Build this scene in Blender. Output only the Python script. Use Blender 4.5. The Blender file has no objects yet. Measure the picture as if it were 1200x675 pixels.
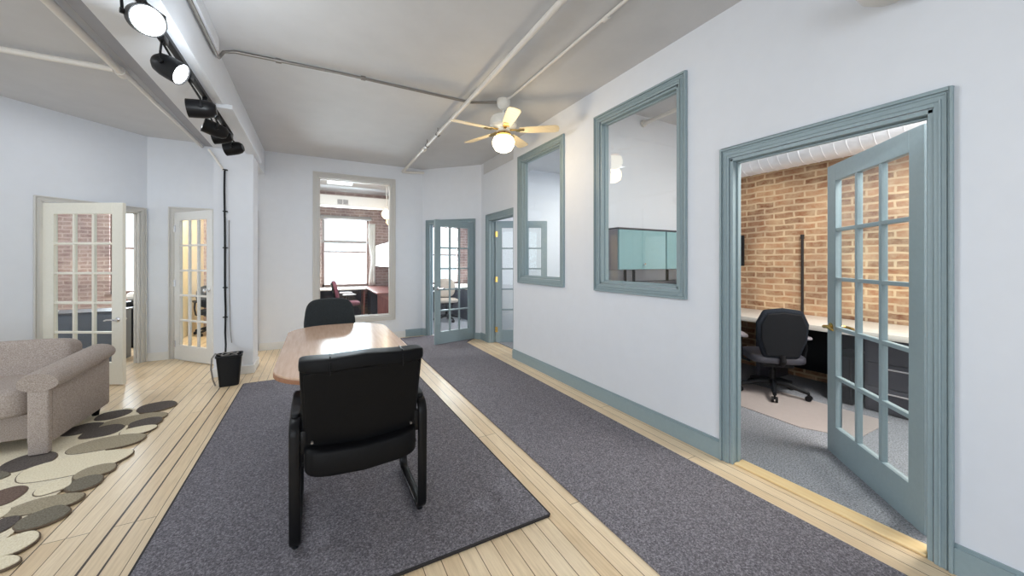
import bpy, bmesh, math, random
from mathutils import Matrix, Vector
random.seed(7)
C = bpy.context.scene.collection
PI = math.pi
H = 3.06            # ceiling height
CAMZ = 1.35

# ------------------------------------------------------------------ materials
def srgb(r, g, b):
    f = lambda c: (c/255/12.92) if c/255 <= .04045 else ((c/255+.055)/1.055)**2.4
    return (f(r), f(g), f(b), 1)

class NT:
    def __init__(s, name):
        s.m = bpy.data.materials.new(name); s.m.use_nodes = True
        s.t = s.m.node_tree; s.t.nodes.clear()
        s.out = s.n('ShaderNodeOutputMaterial')
    def n(s, typ, **kw):
        nd = s.t.nodes.new(typ)
        for k, v in kw.items(): setattr(nd, k, v)
        return nd
    def l(s, a, b): s.t.links.new(a, b)
    def bsdf(s, col=None, rough=.5, metal=0, spec=.5):
        b = s.n('ShaderNodeBsdfPrincipled')
        if col is not None: b.inputs['Base Color'].default_value = col
        b.inputs['Roughness'].default_value = rough
        b.inputs['Metallic'].default_value = metal
        b.inputs['Specular IOR Level'].default_value = spec
        s.l(b.outputs[0], s.out.inputs[0]); s.b = b
        return b
    def coord(s, scale=(1, 1, 1), kind='Object'):
        tc = s.n('ShaderNodeTexCoord'); mp = s.n('ShaderNodeMapping')
        mp.inputs['Scale'].default_value = scale
        s.l(tc.outputs[kind], mp.inputs[0]); return mp.outputs[0]
    def noise(s, vec, scale, detail=3, rough=.6):
        nd = s.n('ShaderNodeTexNoise'); nd.inputs['Scale'].default_value = scale
        nd.inputs['Detail'].default_value = detail; nd.inputs['Roughness'].default_value = rough
        s.l(vec, nd.inputs['Vector']); return nd.outputs['Fac']
    def ramp(s, fac, stops):
        r = s.n('ShaderNodeValToRGB'); e = r.color_ramp.elements
        while len(e) < len(stops): e.new(.5)
        for i, (p, c) in enumerate(stops): e[i].position = p; e[i].color = c
        s.l(fac, r.inputs[0]); return r.outputs[0]
    def bump(s, h, strength=.2, dist=.01):
        b = s.n('ShaderNodeBump'); b.inputs['Strength'].default_value = strength
        b.inputs['Distance'].default_value = dist
        s.l(h, b.inputs['Height']); s.l(b.outputs[0], s.b.inputs['Normal'])
    def mixc(s, fac, a, b, mode='MIX'):
        m = s.n('ShaderNodeMix', data_type='RGBA', blend_type=mode)
        for v, i in ((fac, 0), (a, 6), (b, 7)):
            if isinstance(v, (int, float, tuple)): m.inputs[i].default_value = v
            else: s.l(v, m.inputs[i])
        return m.outputs[2]

def paint(name, col, rough=.5, var=.04, bump=.05, scale=25, metal=0, spec=.5):
    n = NT(name); n.bsdf(col, rough, metal, spec)
    f = n.noise(n.coord(), scale, 4)
    a = tuple(c*(1-var) for c in col[:3])+(1,); b = tuple(min(1, c*(1+var)) for c in col[:3])+(1,)
    n.l(n.ramp(f, [(.3, a), (.7, b)]), n.b.inputs['Base Color'])
    if bump: n.bump(f, bump, .004)
    return n.m

def fabric(name, a, b, scale=160, rough=.95, bump=.4, mid=None):
    n = NT(name); n.bsdf(a, rough, 0, .15)
    v = n.coord()
    f = n.noise(v, scale, 2, .8)
    stops = [(.36, a), (.64, b)] if mid is None else [(.3, a), (.5, mid), (.7, b)]
    n.l(n.ramp(f, stops), n.b.inputs['Base Color'])
    n.bump(f, bump, .004)
    return n.m

def brick(name, axis, c1, c2, mortar, dark=None, sc=1.0):
    n = NT(name); n.bsdf(c1, .9, 0, .1)
    tc = n.n('ShaderNodeTexCoord'); sp = n.n('ShaderNodeSeparateXYZ'); cb = n.n('ShaderNodeCombineXYZ')
    n.l(tc.outputs['Object'], sp.inputs[0])
    n.l(sp.outputs['Y' if axis == 'X' else 'X'], cb.inputs[0]); n.l(sp.outputs['Z'], cb.inputs[1])
    wob = n.n('ShaderNodeTexNoise'); wob.inputs['Scale'].default_value = 6; n.l(cb.outputs[0], wob.inputs['Vector'])
    ad = n.n('ShaderNodeVectorMath', operation='MULTIPLY_ADD')
    n.l(wob.outputs['Color'], ad.inputs[0]); ad.inputs[1].default_value = (.035, .035, 0); n.l(cb.outputs[0], ad.inputs[2])
    br = n.n('ShaderNodeTexBrick'); n.l(ad.outputs[0], br.inputs['Vector'])
    br.inputs['Scale'].default_value = 1.0
    br.inputs['Brick Width'].default_value = .215*sc; br.inputs['Row Height'].default_value = .073*sc
    br.inputs['Mortar Size'].default_value = .012*sc; br.inputs['Mortar Smooth'].default_value = .35
    br.inputs['Color1'].default_value = c1; br.inputs['Color2'].default_value = c2; br.inputs['Mortar'].default_value = mortar
    br.inputs['Bias'].default_value = 0
    nz = n.noise(cb.outputs[0], 9, 4, .7)
    nz2 = n.noise(cb.outputs[0], 1.4, 2)
    col = n.mixc(n.ramp(nz, [(.35, (0, 0, 0, 1)), (.75, (.75, .75, .75, 1))]), br.outputs['Color'], mortar)
    col = n.mixc(.65, col, n.ramp(nz2, [(.35, (.55, .5, .5, 1)), (.65, (1.15, 1.1, 1, 1))]), 'MULTIPLY')
    n.l(col, n.b.inputs['Base Color'])
    n.bump(br.outputs['Fac'], -.6, .012)
    return n.m

def planks(name):
    n = NT(name); n.bsdf((1, 1, 1, 1), .34, 0, .5)
    tc = n.n('ShaderNodeTexCoord'); sp = n.n('ShaderNodeSeparateXYZ'); cb = n.n('ShaderNodeCombineXYZ')
    n.l(tc.outputs['Object'], sp.inputs[0]); n.l(sp.outputs['Y'], cb.inputs[0]); n.l(sp.outputs['X'], cb.inputs[1])
    def br(c1, c2, mo):
        b = n.n('ShaderNodeTexBrick'); n.l(cb.outputs[0], b.inputs['Vector'])
        b.offset = .37; b.offset_frequency = 3; b.squash = 1
        b.inputs['Scale'].default_value = 1; b.inputs['Brick Width'].default_value = 2.6
        b.inputs['Row Height'].default_value = .083; b.inputs['Mortar Size'].default_value = .0022
        b.inputs['Mortar Smooth'].default_value = .3
        b.inputs['Color1'].default_value = c1; b.inputs['Color2'].default_value = c2; b.inputs['Mortar'].default_value = mo
        return b
    b = br(srgb(240, 222, 192), srgb(224, 200, 164), srgb(112, 88, 64))
    gv = n.n('ShaderNodeMapping'); gv.inputs['Scale'].default_value = (1.2, 22, 1); n.l(cb.outputs[0], gv.inputs[0])
    g = n.noise(gv.outputs[0], 4, 5, .65)
    col = n.mixc(.55, b.outputs['Color'], n.ramp(g, [(.3, (.72, .66, .58, 1)), (.6, (1.05, 1.05, 1.05, 1))]), 'MULTIPLY')
    w = n.noise(cb.outputs[0], .9, 3)
    col = n.mixc(.5, col, n.ramp(w, [(.35, (.82, .78, .74, 1)), (.65, (1.06, 1.06, 1.08, 1))]), 'MULTIPLY')
    for px, pw in ((-.830, .0045), (-.913, .0055), (-1.162, .0025)):      # open gaps between a few old boards
        c_ = n.n('ShaderNodeMath', operation='COMPARE'); c_.inputs[1].default_value = px; c_.inputs[2].default_value = pw
        n.l(sp.outputs['X'], c_.inputs[0]); col = n.mixc(c_.outputs[0], col, srgb(58, 44, 34))
    n.l(col, n.b.inputs['Base Color'])
    n.l(n.ramp(w, [(.3, (.28, .28, .28, 1)), (.7, (.42, .42, .42, 1))]), n.b.inputs['Roughness'])
    n.bump(b.outputs['Fac'], -.4, .004)
    return n.m

def wood(name, a, b, rough=.3, axis=0, scale=3):
    n = NT(name); n.bsdf(a, rough)
    s = [18, 18, 18]; s[axis] = 1.2
    f = n.noise(n.coord(tuple(s)), scale, 5, .6)
    n.l(n.ramp(f, [(.3, a), (.7, b)]), n.b.inputs['Base Color'])
    return n.m

def glass(name, tint=(.96, .98, .98, 1)):
    n = NT(name)
    tr = n.n('ShaderNodeBsdfTransparent'); tr.inputs[0].default_value = tint
    gl = n.n('ShaderNodeBsdfGlossy'); gl.inputs['Roughness'].default_value = .01
    ge = n.n('ShaderNodeNewGeometry'); dt = n.n('ShaderNodeVectorMath', operation='DOT_PRODUCT')
    n.l(ge.outputs['Normal'], dt.inputs[0]); n.l(ge.outputs['Incoming'], dt.inputs[1])
    def mth(op, a, b=None):                       # Schlick reflectance of one glass face, same from both sides
        m = n.n('ShaderNodeMath', operation=op)
        for i, v in enumerate((a, b)):
            if v is None: continue
            if isinstance(v, (int, float)): m.inputs[i].default_value = v
            else: n.l(v, m.inputs[i])
        return m.outputs[0]
    sch = mth('ADD', mth('MULTIPLY', mth('POWER', mth('SUBTRACT', 1, mth('ABSOLUTE', dt.outputs['Value'])), 5), .96), .04)
    mx = n.n('ShaderNodeMixShader')
    n.l(sch, mx.inputs[0]); n.l(tr.outputs[0], mx.inputs[1]); n.l(gl.outputs[0], mx.inputs[2])
    n.l(mx.outputs[0], n.out.inputs[0]); return n.m

def emit(name, col, st):
    n = NT(name); e = n.n('ShaderNodeEmission'); e.inputs[0].default_value = col; e.inputs[1].default_value = st
    n.l(e.outputs[0], n.out.inputs[0]); return n.m

M = dict(
    wall=paint('wall_paint', srgb(224, 228, 235), .6, .012, .03, 8),
    strip=paint('grey_ceiling_strip', srgb(160, 162, 170), .7, .02, .03, 8),
    sash=paint('brown_sash_paint', srgb(128, 106, 100), .5, .03, 0),
    blind=paint('grey_blind', srgb(150, 147, 146), .7, .02, 0),
    cream=paint('cream_paint', srgb(235, 225, 200), .6, .012, .03, 8),
    ceil=paint('ceiling_paint', srgb(205, 206, 209), .7, .03, .04, 4),
    teal=paint('blue_grey_trim_paint', srgb(143, 161, 167), .42, .03, .06, 40),
    greige=paint('greige_trim_paint', srgb(208, 206, 202), .45, .015, .04, 40),
    whitetrim=paint('white_trim_paint', srgb(226, 226, 224), .45, .02, .04, 40),
    ivory=paint('ivory_door_paint', srgb(238, 235, 222), .4, .02, .03, 40),
    floor=planks('maple_planks'),
    oak=wood('threshold_maple', srgb(226, 196, 142), srgb(238, 214, 168), .35, 1),
    carpet=fabric('grey_speckled_carpet', srgb(78, 75, 80), srgb(160, 157, 163), 120, .97, .5, srgb(112, 109, 115)),
    carpet_b=fabric('pale_grey_carpet', srgb(105, 108, 114), srgb(165, 168, 174), 110, .97, .5),
    binding=paint('dark_carpet_binding', srgb(40, 36, 36), .8),
    brickA=brick('orange_brick', 'X', srgb(194, 146, 112), srgb(136, 92, 68), srgb(218, 196, 164)),
    brickF=brick('shaded_red_brick', 'Y', srgb(160, 136, 134), srgb(136, 112, 114), srgb(184, 172, 170)),  # red brick with the dimness of the backlit rooms put into its colour
    brickP=brick('shaded_red_brick_side', 'X', srgb(160, 136, 134), srgb(136, 112, 114), srgb(184, 172, 170)),  # same shaded brick colour for the side wall
    leather=paint('black_leather', (.0045, .0048, .0058, 1), .5, .15, .12, 60, spec=.16),
    blackmetal=paint('black_metal', (.006, .006, .007, 1), .4, .1, 0, 40, spec=.22),
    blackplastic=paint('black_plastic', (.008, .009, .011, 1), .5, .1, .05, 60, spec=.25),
    blackfab=fabric('black_mesh_fabric', (.008, .010, .014, 1), (.03, .036, .046, 1), 220),
    greyfab=fabric('charcoal_fabric', (.018, .021, .023, 1), (.045, .052, .056, 1), 240),
    redfab=fabric('burgundy_fabric', srgb(108, 62, 76), srgb(140, 92, 104), 200),
    beigefab=fabric('beige_fabric', srgb(170, 158, 146), srgb(205, 195, 182), 200),
    sofa=fabric('taupe_tweed', srgb(134, 123, 116), srgb(192, 181, 173), 170, .95, .4, srgb(168, 156, 148)),
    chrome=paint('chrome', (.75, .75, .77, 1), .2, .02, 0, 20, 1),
    brass=paint('brass', srgb(214, 178, 104), .25, .05, 0, 20, 1),
    greymetal=paint('grey_conduit', srgb(140, 136, 132), .4, .06, 0, 30, .6),
    whitemetal=paint('white_pipe_paint', srgb(226, 222, 216), .4, .03, 0, 30),
    duct=paint('silver_duct', srgb(225, 228, 233), .4, .03, .1, 12, .3),
    table=wood('cherry_laminate', srgb(208, 178, 156), srgb(192, 160, 136), .2, 1),
    tableedge=paint('brown_edge_band', srgb(150, 104, 76), .4),
    redwood=wood('mahogany_laminate', srgb(146, 92, 82), srgb(120, 70, 66), .35, 2),
    worktop=paint('pale_laminate', srgb(226, 220, 210), .35, .02, 0),
    tealdoor=paint('teal_laminate', srgb(126, 164, 170), .3, .03, 0),
    mauve=paint('mauve_grey_laminate', srgb(150, 144, 150), .5),
    darkgrey=paint('dark_grey_laminate', srgb(62, 62, 70), .45),
    bluegrey=paint('slate_laminate', srgb(86, 94, 108), .5),
    white=paint('white_enamel', srgb(240, 238, 232), .35, .02, 0),
    mat=paint('beige_chair_mat', srgb(178, 168, 164), .35, .03, 0),
    glass=glass('clear_glass'),
    frost=emit('glow_lens', (.93, .97, 1, 1), 14),
    globe=emit('warm_globe', (1, .87, .62, 1), 5),
    lampglow=emit('warm_lamp', (1, .85, .6, 1), 3),
    darklens=paint('dark_lens', (.05, .05, .06, 1), .1),
    fanblade=wood('cream_blade', srgb(236, 222, 190), srgb(222, 204, 166), .4, 0),
    rug=fabric('cream_shag', srgb(214, 203, 178), srgb(238, 229, 206), 90),
    p_dark=fabric('charcoal_pebble', srgb(80, 74, 71), srgb(108, 101, 97), 120),
    p_brown=fabric('brown_pebble', srgb(98, 82, 74), srgb(128, 110, 100), 120),
    p_taupe=fabric('taupe_pebble', srgb(142, 132, 112), srgb(176, 166, 144), 120),
    p_grey=fabric('olive_grey_pebble', srgb(106, 100, 88), srgb(136, 130, 116), 120),
    p_cream=fabric('cream_pebble', srgb(220, 208, 178), srgb(240, 231, 208), 120),
    edge=paint('pebble_outline', srgb(112, 98, 82), .9),
)

# ------------------------------------------------------------------ mesh builder
class MB:
    def __init__(s, X=None): s.bm = bmesh.new(); s.X = X
    def _new(s, before, X):
        vs = [v for v in s.bm.verts if v not in before]
    def add(s, verts, faces, X=None, mi=0):
        X = X if X is not None else s.X
        vs = [s.bm.verts.new((X @ Vector(v)) if X is not None else v) for v in verts]
        fs = []
        for f in faces:
            try:
                fc = s.bm.faces.new([vs[i] for i in f]); fc.material_index = mi; fs.append(fc)
            except ValueError: pass
        return vs, fs
    def box(s, a, b, X=None, mi=0, bev=0, seg=2):
        x0, y0, z0 = (min(a[i], b[i]) for i in range(3)); x1, y1, z1 = (max(a[i], b[i]) for i in range(3))
        v = [(x0,y0,z0),(x1,y0,z0),(x1,y1,z0),(x0,y1,z0),(x0,y0,z1),(x1,y0,z1),(x1,y1,z1),(x0,y1,z1)]
        f = [(0,3,2,1),(4,5,6,7),(0,1,5,4),(1,2,6,5),(2,3,7,6),(3,0,4,7)]
        vs, fs = s.add(v, f, X, mi)
        if bev:
            es = list({e for fc in fs for e in fc.edges})
            bmesh.ops.bevel(s.bm, geom=es, offset=bev, segments=seg, profile=.5, affect='EDGES')
        return s
    def cyl(s, p0, p1, r0, r1=None, n=16, X=None, mi=0):
        r1 = r0 if r1 is None else r1
        p0, p1 = Vector(p0), Vector(p1); d = (p1-p0).normalized()
        a = d.orthogonal().normalized(); b = d.cross(a)
        v = []
        for p, r in ((p0, r0), (p1, r1)):
            for k in range(n):
                t = 2*PI*k/n; v.append(p + a*r*math.cos(t) + b*r*math.sin(t))
        f = [(k, (k+1) % n, n+(k+1) % n, n+k) for k in range(n)] + [tuple(range(n-1, -1, -1)), tuple(range(n, 2*n))]
        s.add(v, f, X, mi); return s
    def tube(s, pts, r, n=10, X=None, closed=False, mi=0, flat=1.0):
        P = [Vector(p) for p in pts]; m = len(P); v = []
        ref = None
        for i in range(m):
            if closed: d = (P[(i+1) % m]-P[i-1]).normalized()
            else: d = (P[min(i+1, m-1)]-P[max(i-1, 0)]).normalized()
            if ref is None: ref = d.orthogonal().normalized()
            ref = (ref - d*ref.dot(d)).normalized(); b = d.cross(ref)
            rr = r[i] if isinstance(r, (list, tuple)) else r
            for k in range(n):
                t = 2*PI*k/n; v.append(P[i] + ref*rr*math.cos(t) + b*rr*flat*math.sin(t))
        f = []
        for i in range(m if closed else m-1):
            j = (i+1) % m
            for k in range(n): f.append((i*n+k, i*n+(k+1) % n, j*n+(k+1) % n, j*n+k))
        if not closed: f += [tuple(range(n-1, -1, -1)), tuple(range((m-1)*n, m*n))]
        s.add(v, f, X, mi); return s
    def lathe(s, prof, X=None, n=24, mi=0):
        v = []; m = len(prof)
        for r, z in prof:
            for k in range(n):
                t = 2*PI*k/n; v.append((max(r, 1e-4)*math.cos(t), max(r, 1e-4)*math.sin(t), z))
        f = [(i*n+k, i*n+(k+1) % n, (i+1)*n+(k+1) % n, (i+1)*n+k) for i in range(m-1) for k in range(n)]
        f += [tuple(range(n-1, -1, -1)), tuple(range((m-1)*n, m*n))]
        s.add(v, f, X, mi); return s
    def prism(s, poly, z0, z1, X=None, mi=0):
        n = len(poly)
        v = [(x, y, z0) for x, y in poly] + [(x, y, z1) for x, y in poly]
        f = [tuple(range(n-1, -1, -1)), tuple(range(n, 2*n))] + [(k, (k+1) % n, n+(k+1) % n, n+k) for k in range(n)]
        s.add(v, f, X, mi); return s
    def cushion(s, c, sz, e=.35, X=None, nu=32, nv=16, mi=0):
        sg = lambda x, p: math.copysign(abs(x)**p, x)
        v = []
        for i in range(nv+1):
            ph = -PI/2 + PI*i/nv
            for k in range(nu):
                t = 2*PI*k/nu
                v.append((c[0]+sz[0]/2*sg(math.cos(ph), e)*sg(math.cos(t), e), c[1]+sz[1]/2*sg(math.cos(ph), e)*sg(math.sin(t), e), c[2]+sz[2]/2*sg(math.sin(ph), e)))
        f = [(i*nu+k, i*nu+(k+1) % nu, (i+1)*nu+(k+1) % nu, (i+1)*nu+k) for i in range(nv) for k in range(nu)]
        s.add(v, f, X, mi); return s
    def warp(s, fn):
        for v in s.bm.verts: v.co = Vector(fn(v.co))
        return s
    def build(s, name, mat, parent=None, smooth=False, bevel=0, label=None, angle=35):
        bmesh.ops.remove_doubles(s.bm, verts=s.bm.verts, dist=1e-5)
        bmesh.ops.recalc_face_normals(s.bm, faces=s.bm.faces)
        me = bpy.data.meshes.new(name); s.bm.to_mesh(me); s.bm.free()
        for m in (mat if isinstance(mat, (list, tuple)) else [mat]): me.materials.append(m)
        if smooth:
            me.polygons.foreach_set('use_smooth', [True]*len(me.polygons))
            me.set_sharp_from_angle(angle=math.radians(angle))
        o = bpy.data.objects.new(name, me); C.objects.link(o)
        if parent: o.parent = parent
        if bevel:
            b = o.modifiers.new('bevel', 'BEVEL'); b.width = bevel; b.segments = 2; b.limit_method = 'ANGLE'
        if label: o['label'] = label
        return o

def T(o, label, cat, group=None, kind=None):
    o['label'] = label; o['category'] = cat
    if group: o['group'] = group
    if kind: o['kind'] = kind
    return o
def empty(name, loc=(0, 0, 0), rz=0, label=None, cat=None, group=None, kind=None):
    o = bpy.data.objects.new(name, None); C.objects.link(o); o.location = loc; o.rotation_euler = (0, 0, rz)
    o.empty_display_size = .1
    if label: o['label'] = label
    if cat: o['category'] = cat
    if group: o['group'] = group
    if kind: o['kind'] = kind
    return o
def struct(o, label=None):
    o['kind'] = 'structure'
    if label: o['label'] = label
    return o
def copy_tree(o, parent=None):
    c = o.copy(); C.objects.link(c); c.parent = parent
    for ch in [x for x in bpy.data.objects if x.parent == o]: copy_tree(ch, c)
    return c
def frame(o, u, n):            # local x along the wall, local y out of the wall, z up
    return Matrix(((u[0], n[0], 0, o[0]), (u[1], n[1], 0, o[1]), (0, 0, 1, 0), (0, 0, 0, 1)))

# ------------------------------------------------------------------ room shell
def wall(name, X, L, ops, t=.12, mat='wall', h=H, label=None):
    b = MB(X); xs = 0
    for (u0, u1, z0, z1) in sorted(ops):
        b.box((xs, -t, 0), (u0, 0, h))
        if z0 > 0: b.box((u0, -t, 0), (u1, 0, z0))
        if z1 < h: b.box((u0, -t, z1), (u1, 0, h))
        xs = u1
    b.box((xs, -t, 0), (L, 0, h))
    return struct(b.build(name, M[mat]), label)

XR = frame((2.45, -4.6), (0, 1), (-1, 0))
XREC = frame((2.55, 4.53), (0, 1), (-1, 0))
ca, sa = .7027, -.7115
XCH = frame((1.73, 6.73), (ca, sa), (sa, -ca))
XB = frame((-2.03, 6.73), (1, 0), (0, -1))
du = (.6619, .7496)
OD = (-2.03-du[0]*3.05, 6.73-du[1]*3.05)
XD = frame(OD, du, (du[1], -du[0]))
DS = 3.05-1.254       # offset of measured s along the diagonal wall
Y0 = 4.6

fl = MB().box((-5.2, -4.6, -.1), (5.2, 9.95, 0)).build('floor', M['floor']); struct(fl)
ce = MB().box((-5.2, -4.6, H), (5.2, 10.0, H+.1)).build('ceiling', M['ceil']); struct(ce)

wall('wall_right', XR, 4.53+Y0, [(.553+Y0, 1.468+Y0, 0, 2.04), (1.865+Y0, 2.74+Y0, 1.145, 2.71), (3.395+Y0, 4.30+Y0, 1.145, 2.71)], .09)
wall('wall_right_recess', XREC, 1.39, [(.17, 1.05, 0, 2.06)])
wall('wall_angled', XCH, 1.167, [(.135, 1.0, 0, 2.06)])
wall('wall_back', XB, 3.76, [(.30, 1.17, 0, 2.04), (2.055, 3.198, .405, 2.745)])
wall('wall_left', XD, 3.05, [(.28+DS, 1.175+DS, 0, 2.02)], .09)
# side rooms
wall('wall_partition_office', frame((2.54, 3.05), (1, 0), (0, -1)), 2.58, [])
wall('wall_partition_rear', frame((2.67, 5.80), (1, 0), (0, -1)), 2.45, [])
wall('wall_office_brick', frame((5.0, -1.6), (0, 1), (-1, 0)), 4.65, [], .12, 'brickA')
wall('wall_office_end', frame((2.57, -1.6), (1, 0), (0, 1)), 2.55, [])
wall('rear_light_block', frame((.2, -4.6), (1, 0), (0, 1)), 5.0, [])  # unseen wall piece added to narrow the light from the rear
wall('wall_meeting_east', frame((5.0, 3.05), (0, 1), (-1, 0)), 6.75, [], .12, 'wall')
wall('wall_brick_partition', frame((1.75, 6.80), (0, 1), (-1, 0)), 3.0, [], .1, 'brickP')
wall('wall_white_partition', frame((-.75, 6.85), (0, 1), (1, 0)), 2.95, [], .1, 'cream')
wall('wall_cream_partition', frame((-2.08, 6.95), (0, 1), (1, 0)), 2.85, [], .08, 'cream')
wall('wall_far_left', frame((-5.1, -4.6), (0, 1), (1, 0)), 14.4, [], .1)
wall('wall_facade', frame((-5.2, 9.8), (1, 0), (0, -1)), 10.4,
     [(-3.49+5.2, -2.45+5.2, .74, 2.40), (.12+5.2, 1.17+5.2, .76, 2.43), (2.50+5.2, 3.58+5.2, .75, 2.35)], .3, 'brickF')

# beam and pillar
struct(MB().box((-1.06, -4.6, 2.69), (-.70, 6.73, H)).build('ceiling_beam', M['wall']))
pl = MB().box((-1.06, 5.42, 0), (-.68, 5.84, 2.69)).box((-.75, 3.9, 2.662), (-.635, 5.84, 2.70), bev=.003)
struct(MB().box((-1.42, -4.6, 3.025), (-1.06, 6.73, H)).build('trim_6', M['strip']), 'darker grey strip on the ceiling beside the beam')  # thin box, darker than the ceiling, along the beam
struct(pl.build('pillar', M['wall']))
struct(MB().box((-1.075, 5.405, 0), (-.665, 5.855, .10), bev=.005).build('trim_1', M['whitetrim']), 'low white base board around pillar')

# baseboards
def skirting(name, X, spans, mat, h=.12, t=.018):
    b = MB(X)
    for a, c in spans:
        b.box((a, 0, 0), (c, t, h-.015)).box((a, 0, h-.015), (c, t*.55, h))
    return struct(b.build(name, M[mat]))
skirting('baseboard_right', XR, [(0, .493+Y0), (1.532+Y0, 4.53+Y0)], 'teal', .13)
skirting('baseboard_recess', XREC, [(1.13, 1.385)], 'teal')
skirting('baseboard_angled', XCH, [(1.06, 1.16)], 'teal', .11)
skirting('baseboard_back', XB, [(.0, .22), (1.265, 3.45)], 'whitetrim', .11)
skirting('baseboard_back_teal', XB, [(3.45, 3.755)], 'teal', .13)
skirting('baseboard_angled_left', XCH, [(.0, .076)], 'teal', .13)
skirting('baseboard_left', XD, [(0, .2+DS), (1.236+DS, 3.05)], 'whitetrim', .11)

# ------------------------------------------------------------------ doors and interior windows
def casing(X, u0, u1, z0, z1, w, mat, parent, bottom=False, t=.12, head=None):
    hd = head or w
    b = MB(X)
    def bar(a, c, horiz=0):
        b.box((a[0], 0, a[1]), (c[0], .014, c[1]))
    def ring(wi, th, wo):       # ring between offsets wi..wo around the opening
        b.box((u0-wo, 0, z0-(wo if bottom else 0)), (u0-wi, th, z1+wo*hd/w)); b.box((u1+wi, 0, z0-(wo if bottom else 0)), (u1+wo, th, z1+wo*hd/w))
        b.box((u0-wi, 0, z1+wi*hd/w), (u1+wi, th, z1+wo*hd/w))
        if bottom: b.box((u0-wi, 0, z0-wo), (u1+wi, th, z0-wi))
    ring(0.004, .014, w); ring(w*.30, .019, w*.42); ring(w*.62, .019, w*.70); ring(w*.8, .026, w)
    c = b.build('casing', M[mat], parent, bevel=.002)
    b = MB(X); j = .018
    b.box((u0, -t, z0), (u0+j, .004, z1)).box((u1-j, -t, z0), (u1, .004, z1)).box((u0, -t, z1-j), (u1, .004, z1))
    if bottom: b.box((u0, -t, z0), (u1, .004, z0+j))
    s0, s1 = -t*.62, -t*.40      # stop bead
    b.box((u0+j, s0, z0), (u0+j+.012, s1, z1-j)).box((u1-j-.012, s0, z0), (u1-j, s1, z1-j)).box((u0+j, s0, z1-j-.012), (u1-j, s1, z1-j))
    if bottom: b.box((u0+j, s0, z0+j), (u1-j, s1, z0+j+.012))
    b.build('jamb', M[mat], parent, bevel=.002)
    return c

def leaf(parent, loc, ang, w, h, mat, metal='brass', handle_z=.92, hinge_side=1, th=.038, stile=.1, top=.115, bot=.2, cols=3, rows=5, mun=.024, knob=False, lever_dir=-1):
    """leaf in local coordinates: hinge line at the origin, leaf along +x, thickness along y"""
    X = None
    b = MB()
    x0, x1, z0, z1 = 0, w, .01, h
    b.box((x0, -th/2, z0), (stile, th/2, z1)).box((x1-stile, -th/2, z0), (x1, th/2, z1))
    b.box((stile, -th/2, z0), (x1-stile, th/2, z0+bot)).box((stile, -th/2, z1-top), (x1-stile, th/2, z1))
    gx0, gx1, gz0, gz1 = stile, w-stile, z0+bot, z1-top
    cw, rh = (gx1-gx0)/cols, (gz1-gz0)/rows
    for i in range(1, cols):
        b.box((gx0+cw*i-mun/2, -th*.42, gz0), (gx0+cw*i+mun/2, th*.42, gz1))
    for k in range(1, rows):
        b.box((gx0, -th*.41, gz0+rh*k-mun/2), (gx1, th*.41, gz0+rh*k+mun/2))
    o = b.build('door_leaf', M[mat], parent, bevel=.003); o.location = (loc[0], loc[1], 0); o.rotation_euler = (0, 0, ang)
    g = MB()
    for i in range(cols):
        for k in range(rows):
            g.box((gx0+cw*i+mun*.4, -.002, gz0+rh*k+mun*.4), (gx0+cw*(i+1)-mun*.4, .002, gz0+rh*(k+1)-mun*.4))
    g.build('glass_panes', M['glass'], o)
    m = MB()
    for s in (-1, 1):
        if knob:
            m.lathe([(0, 0), (.026, .002), (.026, .008), (.01, .012), (.01, .035), (.024, .042), (.028, .055), (.022, .068), (0, .072)], X=Matrix.Translation((w-.05, s*th/2, handle_z)) @ Matrix.Rotation(-s*PI/2, 4, 'X'), n=16)
        else:
            m.lathe([(0, 0), (.027, 0), (.027, .006), (.012, .012), (.012, .045), (0, .048)], X=Matrix.Translation((w-.05, s*th/2, handle_z)) @ Matrix.Rotation(-s*PI/2, 4, 'X'), n=16)
            y = s*(th/2+.045)
            m.tube([(w-.05, y, handle_z), (w-.08, y, handle_z+.003), (w-.13, y*1.02, handle_z+.002), (w-.16, y*.95, handle_z-.008)], [.010, .009, .0085, .007], 10)
    m.build('door_handle', M[metal], o, smooth=True, label='%s door handle' % metal)
    for z in (.22, h*.52, h-.22):
        hb = MB().cyl((-.006, hinge_side*th/2, z-.045), (-.006, hinge_side*th/2, z+.045), .008, n=10)
        hb.box((-.004, hinge_side*th/2-.002, z-.045), (.03, hinge_side*th/2+.003, z+.045))
        hb.build('hinge', M[metal], o, smooth=True)
    return o

def ang(a, b): return math.atan2(b[1]-a[1], b[0]-a[0])

d1 = empty('door_1', (2.45, .98, 0), 0, 'blue-grey french door standing open into the brick-walled office', 'door', kind='structure')
def P(o): o.location = (0, 0, 0); return o      # door roots sit at the origin so their children use room coordinates
P(d1)
casing(XR, .553+Y0, 1.468+Y0, 0, 2.04, .062, 'teal', d1, head=.075, t=.09)
tip = (3.245, 1.228); hg = (2.638, .610)
leaf(d1, hg, ang(hg, tip), math.dist(hg, tip), 2.03, 'teal', hinge_side=-1, handle_z=.895)
d2 = P(empty('door_2', label='blue-grey french door at the far right, opened inwards beside the small window', cat='door', kind='structure'))
casing(XREC, .17, 1.05, 0, 2.06, .085, 'teal', d2)
cr = math.radians(-28.2)
leaf(d2, (2.665, 5.545), cr, .86, 2.04, 'teal', hinge_side=-1, cols=3)
d3 = P(empty('door_3', label='blue-grey french door in the angled far corner, swung out into the room', cat='door', kind='structure'))
casing(XCH, .135, 1.0, 0, 2.06, .058, 'teal', d3)
hg3 = (2.425, 5.985); tp3 = (1.69, 5.812)
leaf(d3, hg3, ang(hg3, tp3), math.dist(hg3, tp3), 2.045, 'teal', 'chrome', hinge_side=-1)
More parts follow.
